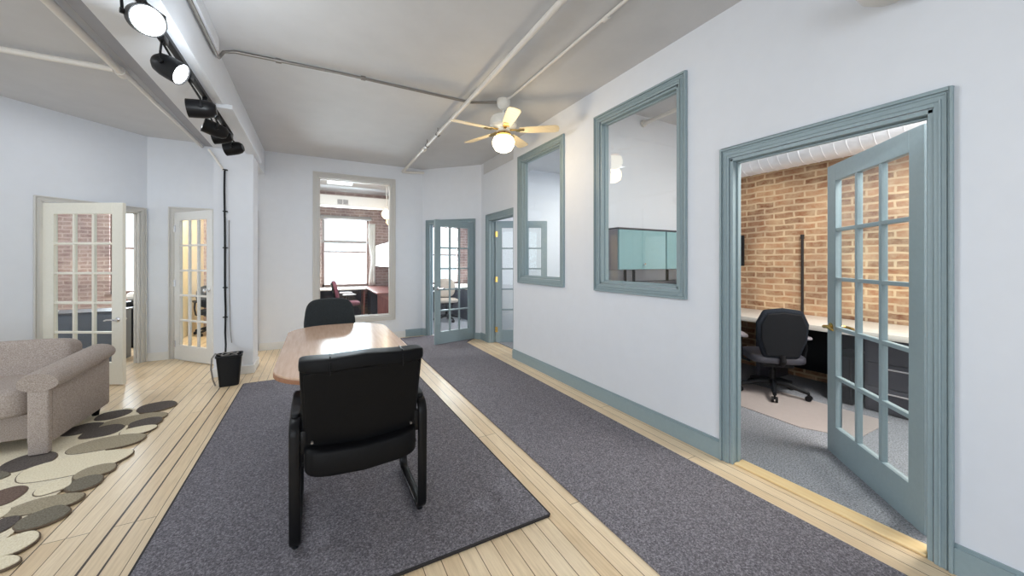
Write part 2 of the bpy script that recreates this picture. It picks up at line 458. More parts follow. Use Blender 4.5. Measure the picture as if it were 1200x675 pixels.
d4 = P(empty('door_4', label='white french door behind the sofa, swung out from the diagonal left wall', cat='door', kind='structure'))
casing(XD, .28+DS, 1.175+DS, 0, 2.02, .06, 'greige', d4, t=.09)
hg4 = (OD[0]+du[0]*(.30+DS)+.02, OD[1]+du[1]*(.30+DS)-.02)
leaf(d4, hg4, cr-.02, .895, 2.0, 'ivory', 'chrome', hinge_side=1, handle_z=.72, stile=.12, top=.12, bot=.24)
d5 = P(empty('door_5', label='pale french door left of the pillar, ajar to a cream room', cat='door', kind='structure'))
casing(XB, .30, 1.17, 0, 2.04, .08, 'greige', d5)
hg5 = (-1.72, 6.69); tp5 = (-1.195, 6.09)
leaf(d5, hg5, ang(hg5, tp5), math.dist(hg5, tp5)+.01, 2.035, 'whitetrim', 'chrome', hinge_side=-1, handle_z=.98, knob=True, stile=.115)

def inner_window(name, X, u0, u1, z0, z1, w, mat, label, t=.12):
    r = P(empty(name, label=label, cat='window', kind='structure'))
    casing(X, u0, u1, z0, z1, w, mat, r, bottom=True, t=t)
    MB(X).box((u0+.018, -t*.66, z0+.018), (u1-.018, -t*.62, z1-.018)).build('glass_pane', M['glass'], r)
    return r
inner_window('window_1', XR, 1.865+Y0, 2.74+Y0, 1.145, 2.71, .075, 'teal', 'large blue-grey framed interior window nearest the open office door', t=.09)
inner_window('window_2', XR, 3.395+Y0, 4.30+Y0, 1.145, 2.71, .075, 'teal', 'blue-grey framed interior window beside the far right door', t=.09)
inner_window('window_3', XB, 2.055, 3.198, .405, 2.745, .075, 'greige', 'tall greige framed interior window behind the far end of table')

# facade windows (sash frames in the outer wall)
def sash(name, x0, x1, z0, z1, rails, label, blind=False):
    r = P(empty(name, label=label, cat='window', kind='structure'))
    b = MB(); y0, y1 = 9.86, 9.94; f = .05
    b.box((x0, y0, z0), (x0+f, y1, z1)).box((x1-f, y0, z0), (x1, y1, z1)).box((x0, y0, z0), (x1, y1, z0+f)).box((x0, y0, z1-f), (x1, y1, z1))
    for z, t in rails: b.box((x0, y0-.01, z-t/2), (x1, y1, z+t/2))
    b.box((x0-.06, 9.78, z0-.05), (x1+.06, 9.88, z0))
    b.build('window_frame', M['sash'], r, bevel=.003)
    MB().box((x0+f, 9.90, z0+f), (x1-f, 9.904, z1-f)).build('glass_pane', M['glass'], r)
    if blind:
        MB().cyl((x0-.05, 9.75, z1+.0), (x1+.05, 9.75, z1+.0), .045, n=16).box((x0-.03, 9.745, z1-.62), (x1+.03, 9.755, z1-.56)).box((x0+.0, 9.7485, z1-.58), (x0+.05, 9.7515, z1)).build('roller_blind', M['blind'], r, smooth=True)
    return r
sash('window_4', .12, 1.17, .76, 2.43, [(1.60, .035)], 'bright sash window above the desk, seen through the tall interior window', True)
sash('window_5', 2.50, 3.58, .75, 2.35, [(1.55, .035)], 'bright sash window seen through the corner french door')
sash('window_6', -3.49, -2.45, .74, 2.40, [(1.62, .035)], 'bright sash window seen beside the white french door')

# ------------------------------------------------------------------ carpets
def carpet(name, poly, mat, label, z=.012, bind=False, kind=None):
    o = MB().prism(poly, .001, z).build(name, [M[mat]], None)
    if kind: o['kind'] = kind; o['label'] = label
    else: T(o, label, 'carpet')
    if bind:
        b = MB(); n = len(poly)
        for k in range(n):
            p, q = Vector(poly[k]+(0,)), Vector(poly[(k+1) % n]+(0,)); d = (q-p).normalized()
            X = frame((p.x, p.y), (d.x, d.y), (d.y, -d.x))
            b.box((0, 0, .0012), ((q-p).length, .010, .0115), X)
        b.build('edge_binding', M['binding'], o)
    return o
carpet('carpet', [(-.70, 1.62), (1.09, 1.62), (1.06, 4.30), (1.04, 4.94), (-.70, 4.94)], 'carpet', 'grey speckled carpet under the table and chairs', bind=True)
carpet('carpet', [(1.305, -3.5), (2.235, -3.5), (2.215, 5.76), (2.44, 5.98), (1.83, 6.60), (1.305, 6.60)], 'carpet', 'long grey carpet runner along the right wall to the corner door')
carpet('office_carpet', [(2.545, -1.5), (4.99, -1.5), (4.99, 3.04), (2.545, 3.04)], 'carpet_b', 'pale grey office carpet', .010, kind='structure')
carpet('meeting_carpet', [(2.545, 3.18), (4.99, 3.18), (4.99, 5.79), (2.68, 5.79), (2.68, 4.54), (2.545, 4.52)], 'carpet_b', 'grey carpet', .010, kind='structure')
carpet('corner_carpet', [(1.86, 6.74), (2.60, 6.02), (4.99, 5.93), (4.99, 9.79), (1.86, 9.79)], 'carpet_b', 'grey carpet', .010, kind='structure')
carpet('window_carpet', [(-.74, 6.86), (1.74, 6.86), (1.74, 9.79), (-.74, 9.79)], 'carpet', 'grey carpet', .010, kind='structure')
struct(MB().box((2.452, .575, .0005), (2.55, 1.446, .014), bev=.004).build('trim_2', M['oak']), 'maple threshold strip in the office doorway')
struct(MB(XCH).box((.19, -.1, .001), (.98, -.02, .016), bev=.004).build('trim_3', M['whitetrim']), 'white threshold strip of the corner door')

# ------------------------------------------------------------------ pebble rug
# camera basis, only used here to turn measured outlines into floor positions
TH = .4919; ct, st = math.cos(TH), math.sin(TH); F = 428.
def flo(u, v, z=0):
    r, q = (u-600)/F, (307.2-v)/F
    t = (z-CAMZ)/q
    return ((st+r*ct)*t, (ct-r*st)*t)
def blob(pts, n=40, jit=.03):
    """closed smooth outline through measured extremes: centre, long half axis end, half width (floor metres)"""
    (cx, cy), (ax, ay), wd, = pts
    a = Vector((ax-cx, ay-cy)); L = a.length; a.normalize(); b = Vector((-a.y, a.x)); ph = random.random()*6
    out = []
    for k in range(n):
        t = 2*PI*k/n; e = 1 + jit*math.sin(3*t+ph) + jit*.6*math.sin(5*t+2*ph)
        out.append((cx + (a.x*L*math.copysign(abs(math.cos(t))**.85, math.cos(t)) + b.x*wd*math.copysign(abs(math.sin(t))**.85, math.sin(t)))*e, cy + (a.y*L*math.copysign(abs(math.cos(t))**.85, math.cos(t)) + b.y*wd*math.copysign(abs(math.sin(t))**.85, math.sin(t)))*e))
    return out
def peb(l, r, half_px):
    """left tip, right tip in the photo and half height: -> centre, axis end, half width on the floor"""
    A, B = Vector(flo(*l)), Vector(flo(*r)); c = (A+B)/2
    mu, mv = (l[0]+r[0])/2, (l[1]+r[1])/2
    q1, q2 = Vector(flo(mu, mv-half_px)), Vector(flo(mu, mv+half_px)); ax = (B-A).normalized(); pr = Vector((-ax.y, ax.x))
    return (tuple(c), tuple(B), abs((q1-q2).dot(pr))/2)
rug = empty('pebble_rug', (0, 0, 0), 0, 'cream rug patterned with grey and brown pebble shapes under the sofa', 'rug')
MB().prism([(-3.6, .9), (-1.36, .9), (-1.34, 2.2), (-1.32, 2.9), (-1.32, 3.5), (-1.34, 4.0), (-1.38, 4.4), (-1.5, 4.62), (-3.6, 4.62)], .001, .012).build('rug_base', M['rug'], rug)
PB = [((160, 483), (206, 473), 5.0, 'p_dark'), ((112, 491), (153, 484.5), 4.5, 'p_dark'), ((118, 500), (196, 487), 5.0, 'p_taupe'),
      ((151, 501.5), (190, 492.5), 5, 'p_dark'), ((96, 511), (144, 503.5), 6, 'p_dark'), ((74, 513), (115, 497), 6, 'p_dark'),
      ((140, 510), (183, 502), 4, 'p_cream'), ((80, 529), (170, 514), 7, 'p_taupe'), ((20, 560), (152, 535), 11, 'p_cream'),
      ((86, 561), (136, 548), 6, 'p_taupe'), ((76, 576), (120, 561), 7, 'p_grey'), ((-22, 592), (30, 578), 9, 'p_brown'),
      ((6, 603), (97, 585), 8, 'p_taupe'), ((18, 622), (81, 597), 9, 'p_grey'), ((-20, 625), (21, 614), 8, 'p_dark'),
      ((-10, 650), (45, 631), 10, 'p_cream'), ((-14, 672), (18, 655), 9, 'p_cream'), ((-20, 566), (9, 556), 5, 'p_grey'),
      ((0, 553), (66, 534), 8, 'p_dark'), ((40, 580), (84, 568), 6, 'p_cream'), ((-20, 611), (12, 602), 5, 'p_cream')]  # first oval here lies dark below the front of the sofa arm
for k, (l, r, hp, m) in enumerate(PB):
    o = blob(peb(l, r, hp)); c = Vector((sum(p[0] for p in o)/len(o), sum(p[1] for p in o)/len(o)))
    b = MB()
    b.prism([tuple(c + (Vector(p)-c)*(1+.006/max((Vector(p)-c).length, .05))) for p in o], .002, .0128+.00008*k, mi=1)
    b.prism(o, .002, .0150+.0002*k)
    b.build('pebble', [M[m], M['edge']], rug, bevel=.002)

# ------------------------------------------------------------------ sofa
sf = empty('sofa', (0, 0, 0), 0, 'taupe tweed sofa with rolled arms on the pebble rug', 'sofa')
Z0 = .022
def rolled_arm(xo, sgn):
    """xo: outer face x, sgn +1 = outside is +x"""
    b = MB(); X = Matrix.Translation((xo, 0, 0)) @ Matrix.Diagonal((sgn, 1, 1, 1))
    b.box((-.13, 3.79, .085), (0, 4.60, .50), X, bev=.02)
    return b
for xo, sgn in ((-1.632, 1), (-3.52, -1)):
    b = rolled_arm(xo, sgn); b.build('arm', M['sofa'], sf, smooth=True)
    b = MB(); X = Matrix.Translation((xo, 0, 0)) @ Matrix.Diagonal((sgn, 1, 1, 1))
    pts = [(-.055, 3.745 + t*(4.62-3.745), .518 + .058*t) for t in [0, .02, .06, .2, .4, .6, .8, .95, .985, 1]]
    rr = [.088, .094, .094, .094, .094, .093, .092, .088, .076, .055]
    b.tube(pts, rr, 20, X, flat=1.0)
    b.warp(lambda v: (v.x if abs(v.x-xo) > 9 else xo + (v.x-xo-sgn*(-.055))*1.12 + sgn*(-.055), v.y, .50 + (v.z-.50)*(.80 if v.z > .5 else .62)))
    b.build('arm_roll', M['sofa'], sf, smooth=True, angle=60)
    MB().box((-.105, 3.752, Z0), (-.005, 3.80, .47), X, bev=.012, seg=3).build('arm_front_panel', M['sofa'], sf, smooth=True)
MB().box((-3.50, 3.90, .095), (-1.66, 4.56, .275), bev=.02).build('base', M['sofa'], sf, smooth=True)
for i in range(2):
    x0 = -3.41+.825*i
    MB().cushion((x0+.4125, 4.12, .375), (.82, .66, .205), .28).build('seat_cushion', M['sofa'], sf, smooth=True, angle=80)
    Xt = Matrix.Translation((x0+.4125, 4.42, .545)) @ Matrix.Rotation(-.16, 4, 'X')
    MB().cushion((0, 0, 0), (.815, .24, .36), .32, Xt).build('back_cushion', M['sofa'], sf, smooth=True, angle=80)
b = MB().box((-3.50, 4.46, .10), (-1.66, 4.60, .60), bev=.05, seg=4)
b.build('backrest', M['sofa'], sf, smooth=True, angle=60)
for x in (-1.70, -3.44):
    MB().cyl((x, 4.53, Z0-.008), (x, 4.53, .11), .022, .035, 12).build('leg', M['blackmetal'], sf, smooth=True)

# ------------------------------------------------------------------ meeting table
def racetrack(x0, x1, y0, y1, r, bulge=.0, n=10):
    p = []
    for cx, cy, a0 in ((x1-r, y1-r, 0), (x0+r, y1-r, 90), (x0+r, y0+r, 180), (x1-r, y0+r, 270)):
        for k in range(n+1):
            a = math.radians(a0+90*k/n); p.append((cx+r*math.cos(a), cy+r*math.sin(a)))
    ym = (y0+y1)/2; yl = (y1-y0)/2; xm = (x0+x1)/2
    return [(x + math.copysign(bulge, x-xm)*max(0, 1-((y-ym)/yl)**2), y) for x, y in p]
tb = empty('meeting_table', (.19, 3.05, .012), 0, 'pale cherry laminate table with rounded corners on grey carpet', 'table')
def loc(o, t): o.location = -Vector(t); return o
TL = (.19, 3.05, .012)
loc(MB().prism(racetrack(-.208, .580, 2.15, 3.97, .32, .012), .728, .742).build('tabletop', M['table'], tb, bevel=.003), TL)
loc(MB().prism(racetrack(-.210, .582, 2.148, 3.972, .32, .012), .706, .7278).build('edge_band', M['tableedge'], tb, bevel=.003), TL)
for y in (2.98, 3.55):
    loc(MB().box((.02, y-.02, .012), (.36, y+.02, .70), bev=.004).box((-.02, y-.05, .012), (.40, y+.05, .05), bev=.006).build('pedestal', M['blackplastic'], tb, smooth=True), TL)
loc(MB().box((.17, 3.0, .42), (.21, 3.53, .69)).build('stretcher', M['blackplastic'], tb), TL)

# ------------------------------------------------------------------ leather guest chair on a sled frame
def band(path_yz, x, wx, th, X=None, closed=True):
    """flat oval bar bent along a closed path in the y-z plane"""
    b = MB(); n = len(path_yz); k = 12; V = []
    for i in range(n):
        p = Vector(path_yz[i]); d = (Vector(path_yz[(i+1) % n]) - Vector(path_yz[i-1])).normalized(); nn = Vector((-d.y, d.x))
        for j in range(k):
            t = 2*PI*j/k; cx = math.copysign(abs(math.cos(t))**.6, math.cos(t)); sx = math.copysign(abs(math.sin(t))**.6, math.sin(t))
            q = p + nn*th*sx; V.append((x + wx*cx, q.x, q.y))
    Fc = [(i*k+j, i*k+(j+1) % k, ((i+1) % n)*k+(j+1) % k, ((i+1) % n)*k+j) for i in range(n) for j in range(k)]
    b.add(V, Fc, X); return b
def guest_chair():
    r = empty('guest_chair', (.205, 1.955, .012), 0, 'black leather guest chair on a sled frame at near end of table', 'chair')
    # local: faces +y, back at y ~ -.05
    bow = lambda x: 1-(x/.27)**2
    bk = MB().cushion((0, 0, 0), (.53, .10, .50), .14, nu=64, nv=32)
    bk.warp(lambda v: (v.x*(1+.035*(v.z/.23)), v.y - .055*(v.z/.23) - .030*bow(v.x) + .01, .645+v.z - .018*bow(v.x)*(1 if v.z < 0 else 0)))
    bk.build('backrest', M['leather'], r, smooth=True, angle=80)
    pp = MB().cushion((0, 0, 0), (.50, .028, .43), .12, nu=64, nv=24)
    pp.warp(lambda v: (v.x*(1+.035*(v.z/.23)), v.y - .055*(v.z/.23) - .030*bow(v.x) - .040, .632+v.z - .018*bow(v.x)*(1 if v.z < 0 else 0)))
    pp.build('back_shell', M['leather'], r, smooth=True, angle=80)
    tr = MB().cushion((0, 0, 0), (.552, .125, .066), .30, nu=64, nv=20)
    tr.warp(lambda v: (v.x, v.y - .066 - .020*bow(v.x), .878+v.z+.004*math.cos(v.x*19)))
    tr.build('head_roll', M['leather'], r, smooth=True, angle=80)
    for x in (-.150, .165):
        MB().tube([(x, -.150, .835), (x, -.152, .875), (x, -.125, .912), (x, -.05, .914)], .0025, 6).build('seam', M['blackmetal'], r)
    st_ = MB().cushion((0, .20, .432), (.515, .57, .135), .22, nu=64, nv=20)
    st_.warp(lambda v: (v.x, v.y - .02*bow(v.x)*(1 if v.y < 0 else 0), v.z - .022*bow(v.x)*(1 if v.y < -.0 else .3)))
    st_.build('seat', M['leather'], r, smooth=True, angle=80)
    for s in (-1, 1):
        x = s*.292
        def arc(cy, cz, a0, a1, rad, n=7): return [(cy+rad*math.cos(math.radians(a0+(a1-a0)*k/n)), cz+rad*math.sin(math.radians(a0+(a1-a0)*k/n))) for k in range(n+1)]
        rad = .06
        path = arc(-.012+rad, .022+rad, 180, 270, rad) + arc(.47-rad, .022+rad, 270, 360, rad) + arc(.43-rad, .60-rad, 0, 90, rad) + arc(-.02+rad, .60-rad, 90, 180, rad)
        band(path, x, .024, .012).build('sled_frame', M['blackmetal'], r, smooth=True, angle=60)
        MB().cushion((x, .21, .615), (.046, .38, .034), .45).build('armrest', M['blackplastic'], r, smooth=True, angle=80)
        for y in (.035, .40): MB().cyl((x, y, 0), (x, y, .012), .014, n=12).build('glide', M['blackplastic'], r, smooth=True)
        for z in (.475, .515): MB().cyl((s*.222, -.048, z), (s*.222, -.066, z), .0055, n=10).build('bolt', M['greymetal'], r, smooth=True)
        MB().box((s*.235, -.02, .45), (s*.285, .015, .56), bev=.008).build('bracket', M['blackmetal'], r, smooth=True)
        MB().box((s*.2675, .06, .0345), (s*.2685, .40, .042)).build('frame_glint', M['chrome'], r)  # thin chrome strip standing in for the glint along the runner
    for y in (.10, .36): MB().cyl((-.285, y, .345), (.285, y, .345), .011, n=10).build('cross_bar', M['blackmetal'], r, smooth=True)
    return r
guest_chair()

# charcoal chair at the far end of the table (faces the camera)
fc = empty('fabric_chair', (.125, 4.20, .012), 0, 'charcoal fabric chair with rounded back at far end of table', 'chair')
bk = MB().cushion((0, 0, 0), (.47, .075, .42), .38, nu=48, nv=24)
bk.warp(lambda v: (v.x*(1-.10*max(0, v.z/.21)), v.y + .05*(v.z/.21) - .04*(v.x/.23)**2, .74+v.z + .012*(1-(v.x/.23)**2)))
bk.build('backrest', M['greyfab'], fc, smooth=True, angle=80)
MB().cushion((0, -.24, .46), (.47, .46, .085), .35).build('seat', M['greyfab'], fc, smooth=True, angle=80)
for s in (-1, 1):
    MB().tube([(s*.20, -.42, 0), (s*.20, -.42, .40)], .012, 10).build('leg', M['blackmetal'], fc, smooth=True)
    MB().tube([(s*.20, -.02, 0), (s*.20, -.02, .42), (s*.20, .0, .52), (s*.19, .03, .70)], .012, 10).build('leg', M['blackmetal'], fc, smooth=True)
for y in (-.42, -.02): MB().box((-.20, y-.01, .39), (.20, y+.01, .42)).build('seat_rail', M['blackmetal'], fc)

# ------------------------------------------------------------------ swivel chairs
def swivel(loc3, rz, fab, label, back='octagon', arms=True, armm='blackplastic', seat_h=.43, basem='blackplastic', seatm=None, name='swivel_chair', tilt=.12):
    r = empty(name, loc3, rz, label, 'chair')     # faces +x
    bh = .43
    if back == 'octagon':
        pol = [(-.215, .10), (-.21, -.06), (-.15, -.245), (-.02, -.262), (.15, -.245), (.21, -.06), (.215, .10), (.16, .225), (0, .245), (-.16, .225)]
    else:
        pol = [(.235*math.copysign(abs(math.cos(t))**.7, math.cos(t)), .22*math.copysign(abs(math.sin(t))**.7, math.sin(t))) for t in [2*PI*k/20 for k in range(20)]]
    Xb = Matrix.Translation((-.215, 0, seat_h+.27)) @ Matrix.Rotation(-tilt, 4, 'Y') @ Matrix(((0, 0, 1, 0), (1, 0, 0, 0), (0, 1, 0, 0), (0, 0, 0, 1)))
    b = MB(Xb); b.prism(pol, -.035, .035)
    o = b.build('backrest', M[fab], r, smooth=True, angle=50)
    bv = o.modifiers.new('bevel', 'BEVEL'); bv.width = .028; bv.segments = 3; bv.limit_method = 'ANGLE'
    MB(Xb).prism([(x*.86, y*.86) for x, y in pol], -.052, -.036).build('back_shell', M[basem], r, bevel=.008)
    MB().cushion((.02, 0, seat_h), (.48, .48, .09), .42).build('seat', M[seatm or fab], r, smooth=True, angle=80)
    MB().box((-.14, -.14, seat_h-.085), (.12, .14, seat_h-.045), bev=.01).tube([(-.10, 0, seat_h-.06), (-.22, 0, seat_h-.04), (-.262, 0, seat_h+.0), (-.245, 0, seat_h+.06)], .026, 10, flat=.5).build('mechanism', M['blackmetal'], r, smooth=True)
    if arms:
        for s in (-1, 1):
            MB().tube([(0, s*.20, seat_h-.06), (0, s*.27, seat_h-.04), (-.01, s*.285, seat_h+.08), (0, s*.28, seat_h+.19)], .017, 10, flat=.7).build('arm_post', M[basem], r, smooth=True)
            MB().cushion((.02, s*.275, seat_h+.205), (.26, .075, .035), .5).build('arm_pad', M[armm], r, smooth=True, angle=80)
    MB().cyl((0, 0, .10), (0, 0, .24), .030, n=16).cyl((0, 0, .24), (0, 0, seat_h-.06), .018, n=16).build('gas_lift', M['blackmetal'], r, smooth=True)
    for k in range(5):
        a = 2*PI*k/5 + .35; ca_, sa_ = math.cos(a), math.sin(a)
        leg = MB().tube([(ca_*.02, sa_*.02, .125), (ca_*.12, sa_*.12, .118), (ca_*.25, sa_*.25, .085), (ca_*.295, sa_*.295, .075)], [.030, .026, .020, .017], 10).build('base_leg', M[basem], r, smooth=True)
        cs = MB()
        for s in (-1, 1):
            o_ = Vector((ca_*.295 - sa_*s*.016, sa_*.295 + ca_*s*.016, .027)); d = Vector((-sa_, ca_, 0))
            cs.cyl(o_-d*.009, o_+d*.009, .027, n=14)
        cs.cyl((ca_*.295, sa_*.295, .03), (ca_*.295, sa_*.295, .08), .009, n=8)
        cs.build('caster', M['blackmetal'], leg, smooth=True)
    return r
swivel((4.10, 2.03, .0165), .80, 'blackfab', 'black swivel office chair facing the pale worktop by the brick wall', armm='mauve', seatm='darkgrey', seat_h=.38)
c = swivel((.57, 8.55, .0105), .05, 'redfab', 'burgundy swivel chair seen through the tall interior window', back='round', seat_h=.46, tilt=.2, armm='whitetrim')
swivel((2.62, 8.05, .0105), -PI/2-.15, 'beigefab', 'beige swivel chair seen through the glass of the corner french door', back='round', seat_h=.47)
swivel((-1.70, 8.75, 0), -1.2, 'blackfab', 'dark chair seen through the french door left of the pillar', back='round', seat_h=.42)

# ------------------------------------------------------------------ office behind the open door
wt = empty('worktop', (4.6, 1.6, 0), 0, 'long pale worktop along the brick wall of the office', 'worktop'); P(wt)
MB().box((4.25, -.6, .712), (4.985, 3.03, .742), bev=.006).build('top', M['worktop'], wt, smooth=True)
MB().box((4.235, -.6, .690), (4.252, 3.03, .742), bev=.004).build('front_edge', M['worktop'], wt, smooth=True)
MB().box((4.945, -.50, .12), (4.965, 2.26, .688)).build('modesty_panel', M['blackplastic'], wt)  # black panel added to make the space under the worktop dark
for y in (-.55, 2.30): MB().box((4.35, y-.02, .0105), (4.95, y+.02, .71)).build('end_panel', M['darkgrey'], wt)
fcab = empty('file_cabinet', (0, 0, 0), 0, 'dark grey drawer cabinet under the worktop, seen through the open door glass', 'cabinet')
MB().box((4.42, .60, .0105), (4.93, 1.42, .68)).build('body', M['darkgrey'], fcab, bevel=.004)
for k in range(2):
    for j in range(3):
        d = MB().box((4.40, .615+k*.40, .03+j*.215), (4.42, .615+k*.40+.385, .03+j*.215+.205)).build('drawer', M['darkgrey'], fcab, bevel=.004)
        MB().box((4.388, .72+k*.40, .19+j*.215), (4.401, .90+k*.40, .205+j*.215), bev=.003).build('handle', M['chrome'], d)
tower = empty('computer_tower', (0, 0, 0), 0, 'black computer tower on the floor under the worktop beside the chair', 'computer')
MB().box((4.40, 1.50, .0105), (4.84, 1.69, .46), bev=.01).build('case', M['blackplastic'], tower, smooth=True)
MB().box((4.388, 1.52, .03), (4.402, 1.67, .44), bev=.005).build('front_panel', M['blackmetal'], tower, smooth=True)
T(MB().prism([(3.62, 1.2), (4.22, 1.2), (4.22, 2.38), (3.5, 2.38), (3.45, 1.5)], .0105, .0155).build('chair_mat', M['mat']), 'beige plastic chair mat on the office carpet under the black chair', 'mat')
dk = MB()
Nn = 60
dk.cyl((4.72, -1.55, 2.62), (4.72, 3.04, 2.62), .20, n=32)
for k in range(46): dk.tube([(4.72+.201*math.cos(2*PI*j/28), -1.5+k*.1, 2.62+  .201*math.sin(2*PI*j/28)) for j in range(28)], .0035, 5, closed=True)
dko = dk.build('air_duct', M['duct'], smooth=True)
for y in (-1.0, .2, 1.4, 2.6): MB().box((4.71, y-.015, 2.81), (4.73, y+.015, H)).build('hanger_strap', M['greymetal'], dko)
T(dko, 'silver spiral air duct running above the brick wall in the office', 'duct')
T(MB().cyl((4.985, 2.15, .743), (4.985, 2.15, 1.67), .013, n=10).cyl((4.985, 2.15, 1.62), (4.985, 2.15, 1.67), .018, n=10).build('wall_conduit', M['binding'], smooth=True), 'thin dark vertical conduit on the office brick wall', 'conduit')
mo = empty('wall_monitor', (0, 0, 0), 0, 'black screen mounted on the brick wall at the left edge of the doorway', 'screen')
MB().box((4.90, 2.77, 1.30), (4.935, 3.02, 1.70), bev=.008).build('screen', M['blackplastic'], mo, smooth=True)
MB().box((4.935, 2.85, 1.42), (4.998, 2.95, 1.56)).build('wall_bracket', M['blackmetal'], mo)
T(MB().cyl((3.37, -1.55, 2.97), (3.37, 3.048, 2.97), .022, n=12).cyl((3.37, 3.02, 2.97), (3.37, 3.049, 2.97), .04, n=16).build('ceiling_pipe', M['whitemetal'], smooth=True), 'pipe under the office ceiling, seen through the large interior window', 'pipe')
# overhead cabinets and desk seen through the big interior window
for i, (x0, x1, lab) in enumerate(((2.66, 3.352, 'teal overhead cabinet on left, seen through the large interior window'), (3.362, 4.06, 'teal overhead cabinet on right, seen through the large interior window'))):
    cb = empty('overhead_cabinet', (0, 0, 0), 0, lab, 'cabinet', 'teal overhead cabinets')
    MB().box((x0, 2.73, 1.27), (x1, 3.045, 1.685)).build('body', M['mauve'], cb, bevel=.003)
    dr = MB().box((x0+.004, 2.708, 1.275), (x1-.004, 2.73, 1.68)).build('door', M['tealdoor'], cb, bevel=.003)
    MB().lathe([(0, 0), (.006, 0), (.006, .012), (.012, .018), (.009, .026), (0, .028)], X=Matrix.Translation(((x0+x1)/2, 2.708, 1.33)) @ Matrix.Rotation(PI/2, 4, 'X'), n=12).build('knob', M['chrome'], dr, smooth=True)
    MB().box((x0, 2.71, 1.686), (x1, 3.045, 1.70)).build('top_panel', M['darkgrey'], cb)
ds = empty('corner_desk', (0, 0, 0), 0, 'dark desk with a screen panel beneath the teal overhead cabinets', 'desk')
MB().box((2.60, 2.42, .715), (4.22, 3.04, .742), bev=.004).build('desktop', M['darkgrey'], ds)
MB().box((2.62, 2.86, .743), (4.7, 2.90, 1.115), bev=.004).build('screen_panel', M['bluegrey'], ds)
MB().box((2.62, 2.78, 1.1155), (4.7, 3.0, 1.135), bev=.004).build('shelf', M['darkgrey'], ds)
for x in (2.95, 3.08, 3.62, 4.2): MB().box((x-.012, 2.90, 1.136), (x+.012, 2.92, 1.268)).build('post', M['blackmetal'], ds)
for x in (2.64, 4.15): MB().box((x-.02, 2.46, .0105), (x+.02, 3.0, .714)).build('end_panel', M['darkgrey'], ds)
# soffit in the meeting room
struct(MB().box((2.545, 3.18, 2.86), (3.12, 5.79, H)).build('trim_4', M['ceil']), 'dropped soffit in the room behind the small interior window')

# ------------------------------------------------------------------ room behind the tall interior window
dbx = MB().box((-.74, 8.95, 2.60), (1.64, 9.25, 2.83), bev=.006).build('duct_box', M['whitetrim'])
for x in (-.6, 1.55): MB().box((x-.012, 9.09, 2.83), (x+.012, 9.11, H)).build('hanger_strap', M['greymetal'], dbx)
T(dbx, 'white boxed duct across the room behind the tall interior window', 'duct')
vn = empty('air_vent', (0, 0, 0), 0, 'white vent grille on the boxed duct, seen through the tall interior window', 'vent')
b = MB().box((.40, 8.935, 2.625), (.64, 8.948, 2.635)).box((.40, 8.935, 2.745), (.64, 8.948, 2.755)).box((.40, 8.935, 2.625), (.41, 8.948, 2.755)).box((.63, 8.935, 2.625), (.64, 8.948, 2.755)).box((.515, 8.935, 2.63), (.525, 8.948, 2.75))
b.build('frame', M['whitetrim'], vn)
b = MB().box((.41, 8.943, 2.635), (.63, 8.948, 2.745)); b.build('backing', M['darkgrey'], vn)
b = MB()
for k in range(6): b.box((.41, 8.937, 2.642+k*.018), (.63, 8.943, 2.648+k*.018))
b.build('louvre', M['whitetrim'], vn)
dw = empty('window_desk', (0, 0, 0), 0, 'pale topped desk under the bright window behind the tall interior window', 'desk')
MB().box((-.6, 9.05, .715), (1.02, 9.70, .745), bev=.004).build('desktop', M['worktop'], dw)
MB().box((-.58, 9.60, .0105), (1.0, 9.63, .714)).build('modesty_panel', M['darkgrey'], dw)
for x in (-.56, .98): MB().box((x-.015, 9.1, .0105), (x+.015, 9.68, .714)).build('end_panel', M['redwood'], dw)
sd = empty('mahogany_desk', (0, 0, 0), 0, 'mahogany side desk at right behind the tall interior window', 'desk')
MB().box((1.03, 7.45, .72), (1.74, 9.70, .75), bev=.004).build('desktop', M['redwood'], sd)
MB().box((1.05, 7.48, .0105), (1.73, 7.51, .719)).build('end_panel', M['redwood'], sd)
MB().box((1.69, 7.52, .0105), (1.73, 9.68, .719)).build('back_panel', M['redwood'], sd)
MB().box((1.10, 8.95, .0105), (1.68, 9.5, .70)).build('drawer_box', M['darkgrey'], sd, bevel=.004)
hu = empty('desk_hutch', (0, 0, 0), 0, 'wall cabinet with white doors above the mahogany side desk', 'cabinet')
MB().box((1.32, 7.4, 1.25), (1.745, 9.68, 1.76)).build('body', M['redwood'], hu, bevel=.003)
for k in range(3): MB().box((1.30, 7.405+k*.76, 1.255), (1.32, 8.16+k*.76, 1.755)).build('door', M['white'], hu, bevel=.003)
MB().box((1.715, 7.4, .751), (1.745, 9.68, 1.249)).build('back_panel', M['redwood'], hu)
cu = MB()
for k in range(24):
    pass
pts = [(1.20+.015*math.cos(k*1.7)+k*.004, 9.70+.02*math.sin(k*2.1)) for k in range(26)]
def drape(x0, w, zt, zb, gather):
    n, m = 40, 14; v = []
    for i in range(m+1):
        t = i/m; g = 1 - gather*math.exp(-((t-.62)/.22)**2)
        for k in range(n+1):
            s_ = k/n; v.append((x0 + w*s_*g + (w*(1-g))*.9, 9.70 + .018*math.sin(s_*34), zt + (zb-zt)*t))
    f = [(i*(n+1)+k, i*(n+1)+k+1, (i+1)*(n+1)+k+1, (i+1)*(n+1)+k) for i in range(m) for k in range(n)]
    b = MB(); b.add(v, f); o = b.build('curtain', M['whitetrim'], smooth=True)
    sdm = o.modifiers.new('thick', 'SOLIDIFY'); sdm.thickness = .004
    return o
T(drape(1.13, .18, 2.30, .78, .45), 'thin white curtain tied at the right of the bright desk window', 'curtain')
